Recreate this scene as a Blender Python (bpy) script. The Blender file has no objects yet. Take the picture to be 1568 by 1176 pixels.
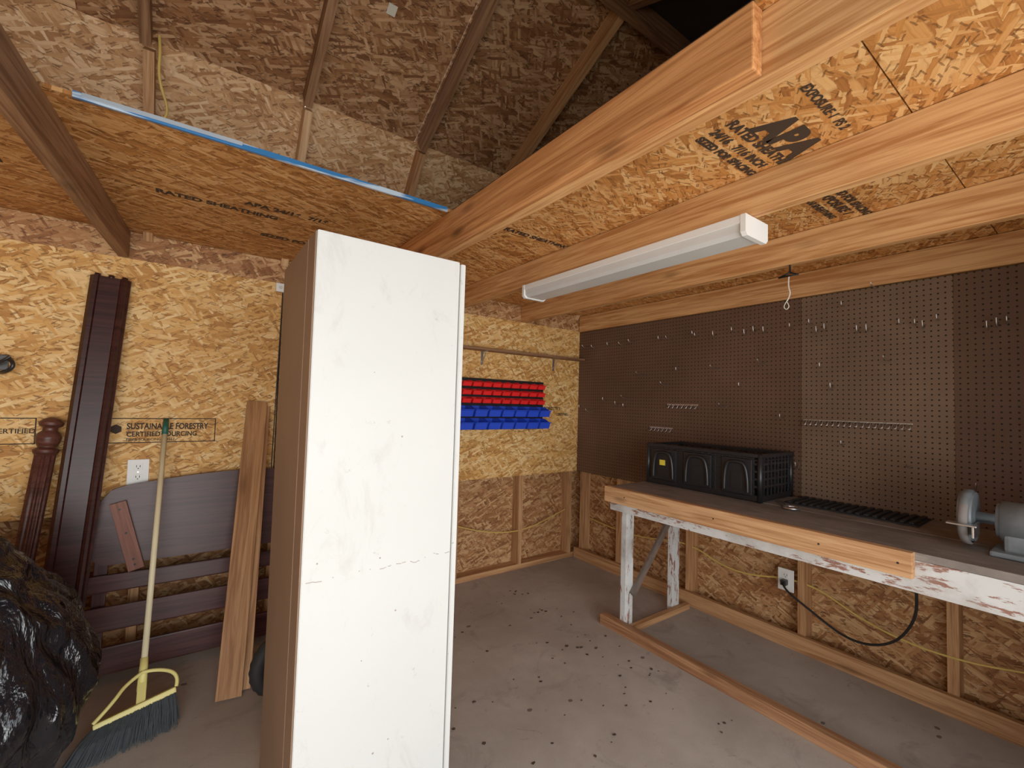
import bpy, bmesh, math, random
from mathutils import Vector, Matrix, Euler, noise
random.seed(7)
COL=bpy.context.collection
# ------------------------------------------------------------------ materials
def newmat(name):
    m=bpy.data.materials.new(name); m.use_nodes=True
    nt=m.node_tree; b=nt.nodes['Principled BSDF']; return m,nt,b
def N(nt,t,**k):
    n=nt.nodes.new(t)
    for a,v in k.items(): setattr(n,a,v)
    return n
def L(nt,a,b): nt.links.new(a,b)
def math_(nt,op,a,b=None,clamp=False):
    n=N(nt,'ShaderNodeMath',operation=op); n.use_clamp=clamp
    for i,v in enumerate((a,b)):
        if v is None: continue
        if isinstance(v,(int,float)): n.inputs[i].default_value=v
        else: L(nt,v,n.inputs[i])
    return n.outputs[0]
def ramp(nt,fac,stops,interp='LINEAR'):
    r=N(nt,'ShaderNodeValToRGB'); r.color_ramp.interpolation=interp
    e=r.color_ramp.elements
    while len(e)<len(stops): e.new(0.5)
    for i,(p,c) in enumerate(stops):
        e[i].position=p; e[i].color=(*c,1) if len(c)==3 else c
    L(nt,fac,r.inputs[0]); return r.outputs[0]
def mix(nt,fac,a,b,mode='MIX'):
    n=N(nt,'ShaderNodeMix',data_type='RGBA',blend_type=mode)
    if isinstance(fac,(int,float)): n.inputs[0].default_value=fac
    else: L(nt,fac,n.inputs[0])
    for s,v in ((6,a),(7,b)):
        if isinstance(v,tuple): n.inputs[s].default_value=(*v,1) if len(v)==3 else v
        else: L(nt,v,n.inputs[s])
    return n.outputs[2]
def coords(nt,rnd=True):
    tc=N(nt,'ShaderNodeTexCoord'); v=tc.outputs['Object']
    if rnd:
        oi=N(nt,'ShaderNodeObjectInfo')
        k=math_(nt,'MULTIPLY',oi.outputs['Random'],37.0)
        a=N(nt,'ShaderNodeVectorMath',operation='ADD'); L(nt,v,a.inputs[0])
        c=N(nt,'ShaderNodeCombineXYZ'); L(nt,k,c.inputs[0]); L(nt,k,c.inputs[1]); L(nt,k,c.inputs[2])
        L(nt,c.outputs[0],a.inputs[1]); v=a.outputs[0]
    return v
def mapping(nt,v,scale=(1,1,1),rot=(0,0,0),loc=(0,0,0)):
    m=N(nt,'ShaderNodeMapping'); L(nt,v,m.inputs[0])
    m.inputs['Scale'].default_value=scale; m.inputs['Rotation'].default_value=rot; m.inputs['Location'].default_value=loc
    return m.outputs[0]
def tex_noise(nt,v,scale,detail=3,rough=.5,dist=0):
    n=N(nt,'ShaderNodeTexNoise'); L(nt,v,n.inputs['Vector'])
    n.inputs['Scale'].default_value=scale; n.inputs['Detail'].default_value=detail
    n.inputs['Roughness'].default_value=rough; n.inputs['Distortion'].default_value=dist
    return n.outputs[0]
def osb(name,dark,mid,light,k=1.0,rough=.65,contrast=1.0):
    m,nt,b=newmat(name); v=coords(nt)
    big=tex_noise(nt,v,3.0,3)
    col=mix(nt,big,dark,mid)
    wn=N(nt,'ShaderNodeTexNoise'); L(nt,v,wn.inputs['Vector']); wn.inputs['Scale'].default_value=38; wn.inputs['Detail'].default_value=2
    wv=N(nt,'ShaderNodeVectorMath',operation='SUBTRACT'); L(nt,wn.outputs['Color'],wv.inputs[0]); wv.inputs[1].default_value=(.5,.5,.5)
    ws_=N(nt,'ShaderNodeVectorMath',operation='SCALE'); L(nt,wv.outputs[0],ws_.inputs[0]); ws_.inputs['Scale'].default_value=.009
    wa=N(nt,'ShaderNodeVectorMath',operation='ADD'); L(nt,v,wa.inputs[0]); L(nt,ws_.outputs[0],wa.inputs[1]); vw=wa.outputs[0]
    hgt=None
    layers=[(1.3,.07,.013,.30),(-.95,.08,.014,.3),(.62,.09,.015,.25),(-.55,.09,.018,.25),(.33,.10,.018,.28),(-.24,.11,.016,.3),(.06,.11,.02,.35),(.95,.07,.011,.62),(-.42,.09,.012,.6)]
    for i,(ang,ln,wd,th) in enumerate(layers):
        r=mapping(nt,vw,rot=(0,0,ang),loc=(i*3.17,i*1.71,0))
        s=mapping(nt,r,scale=(1/(ln*1.15)*k,1/(wd*1.3)*k,1))
        vo=N(nt,'ShaderNodeTexVoronoi',voronoi_dimensions='2D',distance='CHEBYCHEV'); L(nt,s,vo.inputs['Vector'])
        vo.inputs['Scale'].default_value=1.0; vo.inputs['Randomness'].default_value=1.0
        sep=N(nt,'ShaderNodeSeparateColor'); L(nt,vo.outputs['Color'],sep.inputs[0])
        inside=math_(nt,'LESS_THAN',vo.outputs['Distance'],.50)
        pick=math_(nt,'GREATER_THAN',sep.outputs[0],th)
        mask=math_(nt,'MULTIPLY',inside,pick)
        fib=tex_noise(nt,mapping(nt,r,scale=(12,300,1)),1.0,2)
        t=math_(nt,'ADD',math_(nt,'MULTIPLY',sep.outputs[1],.76*contrast),math_(nt,'MULTIPLY',fib,.42))
        c=ramp(nt,t,[(.16,dark),(.50,mid),(1.0,light)])
        edge_shade=N(nt,'ShaderNodeMapRange'); L(nt,vo.outputs['Distance'],edge_shade.inputs[0])
        edge_shade.inputs[1].default_value=.38; edge_shade.inputs[2].default_value=.50; edge_shade.inputs[3].default_value=0; edge_shade.inputs[4].default_value=.36
        c=mix(nt,edge_shade.outputs[0],c,tuple(x*.4 for x in dark))  # chip edge shadow painted into the colour, darkening toward the rim
        col=mix(nt,mask,col,c)
        h=math_(nt,'MULTIPLY',mask,math_(nt,'ADD',sep.outputs[2],float(i)))
        hgt=h if hgt is None else math_(nt,'MAXIMUM',hgt,h)
    for ang,lc in ((.25,5.3),(-.6,9.1)):
        r=mapping(nt,vw,rot=(0,0,ang),loc=(lc,lc*.7,0))
        vo=N(nt,'ShaderNodeTexVoronoi',voronoi_dimensions='2D',distance='CHEBYCHEV'); L(nt,mapping(nt,r,scale=(22,120,1)),vo.inputs['Vector']); vo.inputs['Scale'].default_value=1
        sep=N(nt,'ShaderNodeSeparateColor'); L(nt,vo.outputs['Color'],sep.inputs[0])
        mk=math_(nt,'MULTIPLY',math_(nt,'LESS_THAN',vo.outputs['Distance'],.28),math_(nt,'GREATER_THAN',sep.outputs[0],.84))
        col=mix(nt,math_(nt,'MULTIPLY',mk,.65),col,tuple(x*.3 for x in dark))
    patch=tex_noise(nt,v,1.3,2)
    col=mix(nt,math_(nt,'MULTIPLY',patch,.25),col,(dark[0]*1.1,dark[1],dark[2]),'MIX')
    bp=N(nt,'ShaderNodeBump'); bp.inputs['Strength'].default_value=.25; bp.inputs['Distance'].default_value=.0012
    L(nt,hgt,bp.inputs['Height']); L(nt,bp.outputs[0],b.inputs['Normal'])
    L(nt,col,b.inputs['Base Color']); b.inputs['Roughness'].default_value=rough; b.inputs['Specular IOR Level'].default_value=.3
    return m
def wood(name,dark,light,rough=.6,knots=.5,grain=1.0,stain=None,spec=.3):
    m,nt,b=newmat(name); v=coords(nt)
    g=tex_noise(nt,mapping(nt,v,scale=(1.3*grain,30*grain,30*grain)),1.0,4,.62,1.6)
    f=tex_noise(nt,mapping(nt,v,scale=(6,170,170)),1.0,2)
    t=math_(nt,'ADD',math_(nt,'MULTIPLY',g,.8),math_(nt,'MULTIPLY',f,.22))
    c=ramp(nt,t,[(.40,dark),(.50,tuple((a+b_)/2 for a,b_ in zip(dark,light))),(.60,light)])
    if knots>0:
        vo=N(nt,'ShaderNodeTexVoronoi'); L(nt,mapping(nt,v,scale=(2.6,9,9)),vo.inputs['Vector']); vo.inputs['Scale'].default_value=1
        mr=N(nt,'ShaderNodeMapRange'); L(nt,vo.outputs['Distance'],mr.inputs[0]); mr.inputs[1].default_value=.06; mr.inputs[2].default_value=.20; mr.inputs[3].default_value=knots; mr.inputs[4].default_value=0
        c=mix(nt,mr.outputs[0],c,tuple(x*.25 for x in dark))
    big=tex_noise(nt,v,2.2,3)
    c=mix(nt,math_(nt,'MULTIPLY',big,.4),c,stain or tuple(x*.8 for x in dark))
    L(nt,c,b.inputs['Base Color']); b.inputs['Roughness'].default_value=rough
    b.inputs['Specular IOR Level'].default_value=spec
    bp=N(nt,'ShaderNodeBump'); bp.inputs['Strength'].default_value=.2; bp.inputs['Distance'].default_value=.001
    L(nt,t,bp.inputs['Height']); L(nt,bp.outputs[0],b.inputs['Normal'])
    return m
def plain(name,col,rough=.5,metal=0,var=.12,scale=12,bump=0):
    m,nt,b=newmat(name); v=coords(nt)
    n=tex_noise(nt,v,scale,4)
    c=mix(nt,n,tuple(x*(1-var) for x in col),tuple(min(1,x*(1+var)) for x in col))
    L(nt,c,b.inputs['Base Color']); b.inputs['Roughness'].default_value=rough; b.inputs['Metallic'].default_value=metal
    if bump:
        bp=N(nt,'ShaderNodeBump'); bp.inputs['Strength'].default_value=bump; bp.inputs['Distance'].default_value=.004
        L(nt,n,bp.inputs['Height']); L(nt,bp.outputs[0],b.inputs['Normal'])
    return m

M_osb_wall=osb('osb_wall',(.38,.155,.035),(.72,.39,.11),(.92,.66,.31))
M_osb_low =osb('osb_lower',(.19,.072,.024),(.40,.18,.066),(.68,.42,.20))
M_osb_loft=osb('osb_loft',(.28,.095,.020),(.60,.25,.060),(.84,.50,.20))
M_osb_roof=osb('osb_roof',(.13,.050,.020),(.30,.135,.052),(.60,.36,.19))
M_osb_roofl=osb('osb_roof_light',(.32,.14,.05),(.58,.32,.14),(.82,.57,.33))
M_lum=wood('lumber_joist',(.44,.18,.055),(.76,.43,.18))
M_lum_or=wood('lumber_orange',(.36,.125,.035),(.70,.32,.115),knots=.8)
M_rail=wood('lumber_floor_rail',(.24,.10,.045),(.48,.25,.12),knots=.7)
M_benchrail=wood('lumber_bench_rail',(.40,.18,.07),(.70,.41,.20),knots=.8)
M_plank=wood('plank_brown',(.26,.11,.04),(.50,.26,.11),knots=.5)
M_lum_dk=wood('lumber_dark',(.15,.065,.030),(.34,.18,.09))
M_lum_lt=wood('lumber_light',(.50,.27,.12),(.75,.48,.26))
M_stud=wood('lumber_stud',(.32,.14,.055),(.60,.33,.15))
M_cherry=wood('cherry_stain',(.020,.005,.004),(.050,.014,.011),rough=.35,knots=0,spec=.3)
M_head=wood('mahogany_stain',(.038,.011,.010),(.080,.028,.026),rough=.34,knots=0,spec=.28)
M_black=plain('black_plastic',(.014,.014,.016),.36)
M_rubber=plain('rubber',(.014,.014,.014),.75)
M_steel=plain('galvanised_steel',(.60,.60,.60),.35,1)
M_white=plain('white_plastic',(.78,.78,.75),.45,var=.03)
M_red=plain('red_plastic',(.85,.02,.02),.35,var=.1)
M_blue=plain('blue_plastic',(.02,.07,.66),.35,var=.1)
M_ink=plain('stamp_ink',(.035,.018,.008),.8)
M_yel=plain('yellow_plastic',(.72,.62,.20),.45)
M_cream=plain('cream_handle',(.74,.64,.40),.45)
M_green=plain('green_grip',(.01,.09,.06),.5)
M_brist=plain('bristle',(.042,.050,.056),.8,var=.5,scale=60)
M_grind=plain('grinder_paint',(.20,.23,.25),.5,.2,var=.4,scale=25)
M_wire=plain('yellow_cable',(.62,.42,.10),.5)
M_cord=plain('black_cord',(.01,.01,.01),.5)
M_string=plain('string',(.6,.58,.5),.8)
M_tag=plain('yellow_label',(.8,.65,.05),.5)
M_debris=plain('leaf_debris_brown',(.06,.035,.022),.8,var=.4)
M_seam=plain('dark_gap',(.03,.015,.008),.9)

def mk_worn(name,base,dirt,under,scale=8,thr=(.48,.6),rough=.6):
    m,nt,b=newmat(name); v=coords(nt)
    a=tex_noise(nt,mapping(nt,v,scale=(1,4,4)),scale,6,.7)
    c=mix(nt,ramp(nt,a,[(thr[0],(0,0,0)),(thr[1],(1,1,1))]),base,under)
    d=tex_noise(nt,v,scale*.5,5,.65)
    c=mix(nt,ramp(nt,d,[(.45,(0,0,0)),(.75,(.8,.8,.8))]),c,dirt)
    L(nt,c,b.inputs['Base Color']); b.inputs['Roughness'].default_value=rough
    return m
M_wpaint=mk_worn('worn_white_paint',(.64,.65,.64),(.26,.22,.19),(.28,.12,.08),9,(.55,.59))
M_benchtop=mk_worn('bench_top_grime',(.22,.185,.16),(.06,.048,.04),(.32,.29,.26),6,(.5,.7))
M_brace=mk_worn('brace_grime',(.12,.095,.08),(.045,.035,.03),(.18,.12,.09),9)

def mk_cab():
    m,nt,b=newmat('cabinet_white'); v=coords(nt,False)
    n=tex_noise(nt,v,2.5,4)
    col=mix(nt,n,(.60,.61,.59),(.68,.69,.67))
    sm=tex_noise(nt,mapping(nt,v,scale=(2.5,1.5,1.1),loc=(.3,.4,.2)),3.5,6,.72,.6)
    col=mix(nt,ramp(nt,sm,[(.56,(0,0,0)),(.74,(.4,.4,.4))]),col,(.42,.39,.35))
    fine=tex_noise(nt,mapping(nt,v,scale=(3,3,3),loc=(2,1,4)),5,8,.75,.3)
    col=mix(nt,ramp(nt,fine,[(.63,(0,0,0)),(.70,(.5,.5,.5))]),col,(.33,.30,.27))
    sp=N(nt,'ShaderNodeTexVoronoi'); L(nt,v,sp.inputs['Vector']); sp.inputs['Scale'].default_value=21
    dot=math_(nt,'LESS_THAN',math_(nt,'ADD',sp.outputs['Distance'],math_(nt,'MULTIPLY',fine,.05)),.085)
    sel=N(nt,'ShaderNodeSeparateColor'); L(nt,sp.outputs['Color'],sel.inputs[0])
    dot=math_(nt,'MULTIPLY',dot,math_(nt,'GREATER_THAN',sel.outputs[0],.70))
    col=mix(nt,math_(nt,'MULTIPLY',dot,.7),col,(.20,.12,.07))
    s=N(nt,'ShaderNodeSeparateXYZ'); L(nt,v,s.inputs[0])
    w=tex_noise(nt,mapping(nt,v,scale=(14,14,1)),1,4)
    z=math_(nt,'ADD',s.outputs[2],math_(nt,'MULTIPLY',math_(nt,'SUBTRACT',w,.5),.05))
    z=math_(nt,'SUBTRACT',z,math_(nt,'MULTIPLY',s.outputs[0],.03))
    d=math_(nt,'ABSOLUTE',math_(nt,'SUBTRACT',z,-.075))
    ln=math_(nt,'LESS_THAN',d,.0014)
    br=math_(nt,'GREATER_THAN',tex_noise(nt,mapping(nt,v,scale=(60,60,1)),1,2),.54)
    col=mix(nt,math_(nt,'MULTIPLY',math_(nt,'MULTIPLY',ln,br),.6),col,(.2,.13,.09))
    L(nt,col,b.inputs['Base Color']); b.inputs['Roughness'].default_value=.45
    return m
M_cab=mk_cab()
M_hard=plain('hardboard_brown',(.25,.15,.09),.6,var=.15,scale=5)

def mk_floor():
    m,nt,b=newmat('concrete_dirty'); v=coords(nt,False)
    n=tex_noise(nt,v,1.6,6,.62); n2=tex_noise(nt,v,14,5,.6); n3=tex_noise(nt,v,160,2)
    c=mix(nt,ramp(nt,n,[(.32,(0,0,0)),(.66,(1,1,1))]),(.36,.30,.25),(.55,.48,.415))
    c=mix(nt,math_(nt,'MULTIPLY',n2,.4),c,(.31,.26,.22))
    c=mix(nt,math_(nt,'MULTIPLY',n3,.22),c,(.12,.10,.085))
    blot=tex_noise(nt,mapping(nt,v,loc=(4,2,0)),3.2,5,.7,.8)
    c=mix(nt,ramp(nt,blot,[(.56,(0,0,0)),(.70,(.45,.45,.45))]),c,(.17,.135,.115))
    sc=tex_noise(nt,mapping(nt,v,loc=(1,7,0)),7,7,.7,2.5)
    c=mix(nt,ramp(nt,sc,[(.62,(0,0,0)),(.68,(.4,.4,.4))]),c,(.14,.11,.095))
    sp=N(nt,'ShaderNodeTexVoronoi'); L(nt,mapping(nt,v,scale=(1,1.3,1)),sp.inputs['Vector']); sp.inputs['Scale'].default_value=5.0
    se=N(nt,'ShaderNodeSeparateColor'); L(nt,sp.outputs['Color'],se.inputs[0])
    dd=math_(nt,'ADD',sp.outputs['Distance'],math_(nt,'MULTIPLY',n2,.12))
    dot=math_(nt,'MULTIPLY',math_(nt,'LESS_THAN',dd,.13),math_(nt,'GREATER_THAN',se.outputs[0],.5))
    c=mix(nt,math_(nt,'MULTIPLY',dot,.75),c,(.06,.042,.035))
    L(nt,c,b.inputs['Base Color']); b.inputs['Roughness'].default_value=.75; b.inputs['Specular IOR Level'].default_value=.3
    bp=N(nt,'ShaderNodeBump'); bp.inputs['Strength'].default_value=.3; bp.inputs['Distance'].default_value=.003
    L(nt,n2,bp.inputs['Height']); L(nt,bp.outputs[0],b.inputs['Normal'])
    return m
M_floor=mk_floor()

def mk_peg(name,c1,c2,hole_c=(.004,.003,.002)):
    m,nt,b=newmat(name); v=coords(nt,False)
    s=N(nt,'ShaderNodeSeparateXYZ'); L(nt,v,s.inputs[0])
    def fr(o):
        return math_(nt,'SUBTRACT',math_(nt,'FRACT',math_(nt,'MULTIPLY',o,1/.0254)),.5)
    fx,fy=fr(s.outputs[0]),fr(s.outputs[1])
    d=math_(nt,'SQRT',math_(nt,'ADD',math_(nt,'MULTIPLY',fx,fx),math_(nt,'MULTIPLY',fy,fy)))
    hole=math_(nt,'LESS_THAN',d,.155)
    n=tex_noise(nt,v,1.7,4)
    c=mix(nt,ramp(nt,n,[(.3,(0,0,0)),(.7,(1,1,1))]),c1,c2)
    st=tex_noise(nt,v,9,5,.6)
    c=mix(nt,math_(nt,'MULTIPLY',st,.3),c,tuple(x*.5 for x in c1))
    c=mix(nt,math_(nt,'MULTIPLY',hole,.95),c,hole_c)
    L(nt,c,b.inputs['Base Color']); b.inputs['Roughness'].default_value=.6; b.inputs['Specular IOR Level'].default_value=.25
    return m
M_peg1=mk_peg('pegboard_brown',(.10,.052,.031),(.155,.085,.053))
M_peg_sunlit=mk_peg('pegboard_sunlit',(.135,.080,.048),(.22,.138,.088))  # lighter copy of the brown board, sunlight painted into its colour

def mk_bag():
    m,nt,b=newmat('black_bag_film'); v=coords(nt,False)
    a=tex_noise(nt,mapping(nt,v,scale=(1.3,1.3,.55)),5,4,.5,2.6)
    a2=tex_noise(nt,mapping(nt,v,scale=(1.5,1.5,.5),rot=(.3,.2,0)),16,2,.5,1.5)
    h=math_(nt,'ADD',a,math_(nt,'MULTIPLY',a2,.3))
    bp=N(nt,'ShaderNodeBump'); bp.inputs['Strength'].default_value=.8; bp.inputs['Distance'].default_value=.03
    L(nt,h,bp.inputs['Height']); L(nt,bp.outputs[0],b.inputs['Normal'])
    b.inputs['Base Color'].default_value=(.006,.007,.010,1); b.inputs['Roughness'].default_value=.14; b.inputs['Specular IOR Level'].default_value=.7
    return m
M_bag=mk_bag()
def mk_foil():
    m,nt,b=newmat('blue_foil_edge'); v=coords(nt,False)
    n=tex_noise(nt,mapping(nt,v,scale=(5,40,40)),1,3)
    c=mix(nt,ramp(nt,n,[(.52,(0,0,0)),(.6,(1,1,1))]),(.03,.17,.42),(.5,.62,.74))
    L(nt,c,b.inputs['Base Color']); b.inputs['Roughness'].default_value=.35; b.inputs['Metallic'].default_value=.2
    return m
M_foil=mk_foil()
M_lens=plain('fixture_lens',(.60,.60,.58),.35,var=.05)

# ------------------------------------------------------------------ geometry helpers
def link(o,par=None):
    COL.objects.link(o)
    if par is not None:
        o.parent=par; o.matrix_parent_inverse=par.matrix_basis.inverted()
    return o
def empty(name,loc=(0,0,0)):
    e=bpy.data.objects.new(name,None); e.empty_display_size=.1; e.location=loc; return link(e)
def obj_from_bm(name,bm,mat,par=None,smooth=False,mw=None):
    me=bpy.data.meshes.new(name)
    bm.normal_update(); bm.to_mesh(me); bm.free()
    if mat: me.materials.append(mat)
    if smooth:
        for p in me.polygons: p.use_smooth=True
    o=bpy.data.objects.new(name,me)
    if mw is not None: o.matrix_basis=mw
    return link(o,par)
def box_axes(name,c,ax,dims,mat,par=None,bevel=0.0):
    bm=bmesh.new(); bmesh.ops.create_cube(bm,size=1)
    bmesh.ops.scale(bm,vec=dims,verts=bm.verts)
    if bevel: bmesh.ops.bevel(bm,geom=bm.edges[:],offset=bevel,segments=2,affect='EDGES',profile=.6)
    mw=Matrix((ax[0],ax[1],ax[2])).transposed().to_4x4(); mw.translation=Vector(c)
    return obj_from_bm(name,bm,mat,par,mw=mw)
E=(Vector((1,0,0)),Vector((0,1,0)),Vector((0,0,1)))
def ab(name,x,y,z,mat,par=None,bevel=0.0):
    """axis aligned box, local X = longest side, local Z = thinnest side"""
    r=(x,y,z); d=[abs(a[1]-a[0]) for a in r]; c=[(a[0]+a[1])/2 for a in r]
    o=sorted(range(3),key=lambda i:-d[i])
    A=[E[o[0]].copy(),E[o[1]].copy()]; A.append(A[0].cross(A[1]))
    return box_axes(name,c,A,(d[o[0]],d[o[1]],d[o[2]]),mat,par,bevel)
def bar(name,p0,p1,w,t,wd,mat,par=None,bevel=0.0):
    p0,p1=Vector(p0),Vector(p1); X=(p1-p0).normalized(); wd=Vector(wd)
    Y=(wd-wd.dot(X)*X).normalized(); Z=X.cross(Y)
    return box_axes(name,(p0+p1)/2,(X,Y,Z),((p1-p0).length,w,t),mat,par,bevel)
def frame(p0,p1):
    X=(Vector(p1)-Vector(p0)).normalized(); h=Vector((0,0,1)) if abs(X.z)<.9 else Vector((0,1,0))
    Y=h.cross(X).normalized(); Z=X.cross(Y); return X,Y,Z
def cyl(name,p0,p1,r,mat,par=None,seg=24,r2=None,bevel=0):
    bm=bmesh.new(); L_=(Vector(p1)-Vector(p0)).length
    bmesh.ops.create_cone(bm,cap_ends=True,segments=seg,radius1=r,radius2=r if r2 is None else r2,depth=L_)
    if bevel:
        bmesh.ops.bevel(bm,geom=[e for e in bm.edges if len(e.link_faces)==2 and any(len(f.verts)>4 for f in e.link_faces)],offset=bevel,segments=3,affect='EDGES')
    X,Y,Z=frame(p0,p1)
    mw=Matrix((Y,Z,X)).transposed().to_4x4(); mw.translation=(Vector(p0)+Vector(p1))/2
    o=obj_from_bm(name,bm,mat,par,smooth=True,mw=mw)
    for p in o.data.polygons: p.use_smooth=len(p.vertices)<=4
    return o
def tube(name,pts,r,mat,par=None,smooth=True,res=6):
    cu=bpy.data.curves.new(name,'CURVE'); cu.dimensions='3D'; cu.bevel_depth=r; cu.bevel_resolution=2; cu.resolution_u=res
    s=cu.splines.new('NURBS' if smooth else 'POLY'); s.points.add(len(pts)-1)
    for p,q in zip(s.points,pts): p.co=(*q,1)
    if smooth: s.use_endpoint_u=True; s.order_u=3
    cu.materials.append(mat); cu.use_fill_caps=True
    o=bpy.data.objects.new(name,cu); return link(o,par)
def lathe(name,prof,p0,p1,mat,par=None,seg=32,flutes=0,famp=.0,frange=(0,0)):
    bm=bmesh.new(); X,Y,Z=frame(p0,p1); Ln=(Vector(p1)-Vector(p0)).length
    rings=[]
    for t,r in prof:
        ring=[]
        for i in range(seg):
            a=2*math.pi*i/seg; rr=r
            if flutes and frange[0]<=t<=frange[1]: rr*=1-famp*(.5+.5*math.cos(a*flutes))
            ring.append(bm.verts.new((rr*math.cos(a),rr*math.sin(a),t*Ln)))
        rings.append(ring)
    for a,b in zip(rings,rings[1:]):
        for i in range(seg): bm.faces.new((a[i],a[(i+1)%seg],b[(i+1)%seg],b[i]))
    bm.faces.new(rings[0][::-1]); bm.faces.new(rings[-1])
    mw=Matrix((Y,Z,X)).transposed().to_4x4(); mw.translation=Vector(p0)
    return obj_from_bm(name,bm,mat,par,smooth=True,mw=mw)
def text(name,body,size,loc,rot,mat,par=None,sx=1,bold=.0):
    cu=bpy.data.curves.new(name,'FONT'); cu.body=body; cu.size=size; cu.offset=bold; cu.extrude=.0003
    cu.materials.append(mat); o=bpy.data.objects.new(name,cu)
    o.matrix_basis=Matrix.Translation(loc)@Euler(rot).to_matrix().to_4x4()@Matrix.Diagonal((sx,1,1,1))
    return link(o,par)

# ------------------------------------------------------------------ dimensions
D=2.945; W=2.87; XL=-1.55; YF=-.30; ZT=2.02; ZC=2.16; SILL=.76

# ------------------------------------------------------------------ floor
bm=bmesh.new()
bmesh.ops.create_grid(bm,x_segments=1,y_segments=1,size=1)
bmesh.ops.scale(bm,vec=(2.6,3.6/2,1),verts=bm.verts)
floor=obj_from_bm('floor',bm,M_floor,mw=Matrix.Translation((.9,1.4,0)))
ground=ab('ground',(-6,8),(-6,-.405),(-.06,-.01),plain('ground_concrete',(.5,.47,.42),.8))

# ------------------------------------------------------------------ back wall
wb=ab('wall_back',(XL,.416),(D-.012,D),(SILL,ZT),M_osb_wall)
ab('osb_panel_right',(.424,W),(D-.012,D),(SILL,ZT),M_osb_wall,wb)
ab('panel_gap',(.4165,.4235),(D-.006,D),(SILL,ZT),M_seam,wb)
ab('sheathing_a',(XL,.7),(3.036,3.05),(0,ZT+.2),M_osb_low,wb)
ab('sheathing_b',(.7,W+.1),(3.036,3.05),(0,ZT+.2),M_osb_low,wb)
ab('sill_plate',(XL,W+.09),(D,3.034),(0,.04),M_stud,wb)
for i,x in enumerate((-1.4,-.79,-.18,.43,1.04,1.65,2.25,2.80)):
    ab(f'stud_{i}',(x-.02,x+.02),(D+.001,3.034),(.04,ZT),M_stud,wb)
ab('rim_board',(XL,W),(D-.004,D+.03),(ZT+.002,ZC-.002),M_osb_low,wb)
tube('seam_cable',[(.405,D-.016,SILL),(.41,D-.016,1.3),(.42,D-.016,1.98)],.003,M_cord,wb)
tube('cable_back',[(1.66,2.99,.42),(1.9,2.98,.33),(2.25,2.94,.30),(2.6,2.98,.36),(2.8,2.99,.42)],.0045,M_wire,wb)
S=M_ink; R90=(math.pi/2,0,0)
yb=D-.0135
def frame_rect(x0,x1,z0,z1,par):
    t=.0045
    for k,(a,b_,c,d_) in enumerate(((x0,x1,z1-t,z1),(x0,x1,z0,z0+t),(x0,x0+t,z0,z1),(x1-t,x1,z0,z1))):
        ab(f'stamp_frame_{k}',(a,b_),(yb-.0004,yb+.0008),(c,d_),S,par)
frame_rect(-.32,.125,1.095,1.22,wb)
text('stamp_text','SUSTAINABLE FORESTRY',.042,(-.245,yb,1.165),R90,S,wb,.72,.0014)
text('stamp_text_small','CERTIFIED SOURCING',.034,(-.245,yb,1.128),R90,S,wb,.85,.0010)
text('stamp_text_tiny','FIBER SOURCING  00217',.018,(-.245,yb,1.106),R90,S,wb,1,.0003)
cyl('stamp_disc',(-.285,yb+.0006,1.165),(-.285,yb-.0004,1.165),.024,S,wb,6)
frame_rect(-.72,-.56,1.10,1.22,wb)
text('stamp_text_left','CERTIFIED',.03,(-.70,yb,1.15),R90,S,wb,1,.0005)
text('stamp_text_r','FORESTRY',.04,(2.46,yb,1.30),R90,S,wb,1,.001)
text('stamp_text_r2','CERTIFIED',.03,(2.60,yb,1.255),R90,S,wb,1,.001)

# ------------------------------------------------------------------ right wall
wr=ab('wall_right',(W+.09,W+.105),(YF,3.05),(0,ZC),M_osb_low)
ab('pegboard_a',(W-.006,W),(1.113,D-.012),(SILL,ZT-.01),M_peg1,wr)
ab('pegboard_b',(W-.0055,W),(.473,1.11),(SILL,ZT-.01),M_peg_sunlit,wr)
ab('pegboard_c',(W-.006,W),(YF+.05,.47),(SILL,ZT-.01),M_peg1,wr)
ab('sill_plate',(W,W+.089),(YF,D),(0,.04),M_stud,wr)
for i,y in enumerate((2.87,2.45,1.82,1.11,.49,-.1)):
    ab(f'stud_{i}',(W+.001,W+.089),(y-.02,y+.02),(.04,ZT-.02),M_stud,wr)
ab('sill_foot',(W-.03,W-.001),(YF,D-.02),(0,.09),M_stud,wr)
ab('top_plate',(W-.02,W+.09),(YF,D-.02),(ZT-.005,ZC-.004),M_lum,wr)
tube('cable_right',[(W+.04,2.8,.36),(W-.004,2.3,.32),(W+.03,1.85,.42),(W-.005,1.5,.30),(W+.03,1.1,.40),(W-.006,.8,.27),(W-.004,.5,.24),(W+.03,.2,.3),(W+.03,0,.35)],.005,M_wire,wr)

wl=ab('wall_left',(XL-.015,XL),(YF,3.05),(0,ZC),M_osb_wall)
wf=ab('wall_front',(1.85,W+.1),(YF-.1,YF),(0,ZC),M_osb_low)
ab('wall_front_header',(XL,1.85),(YF-.1,YF),(2.06,ZC),M_osb_low,wf)

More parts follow.
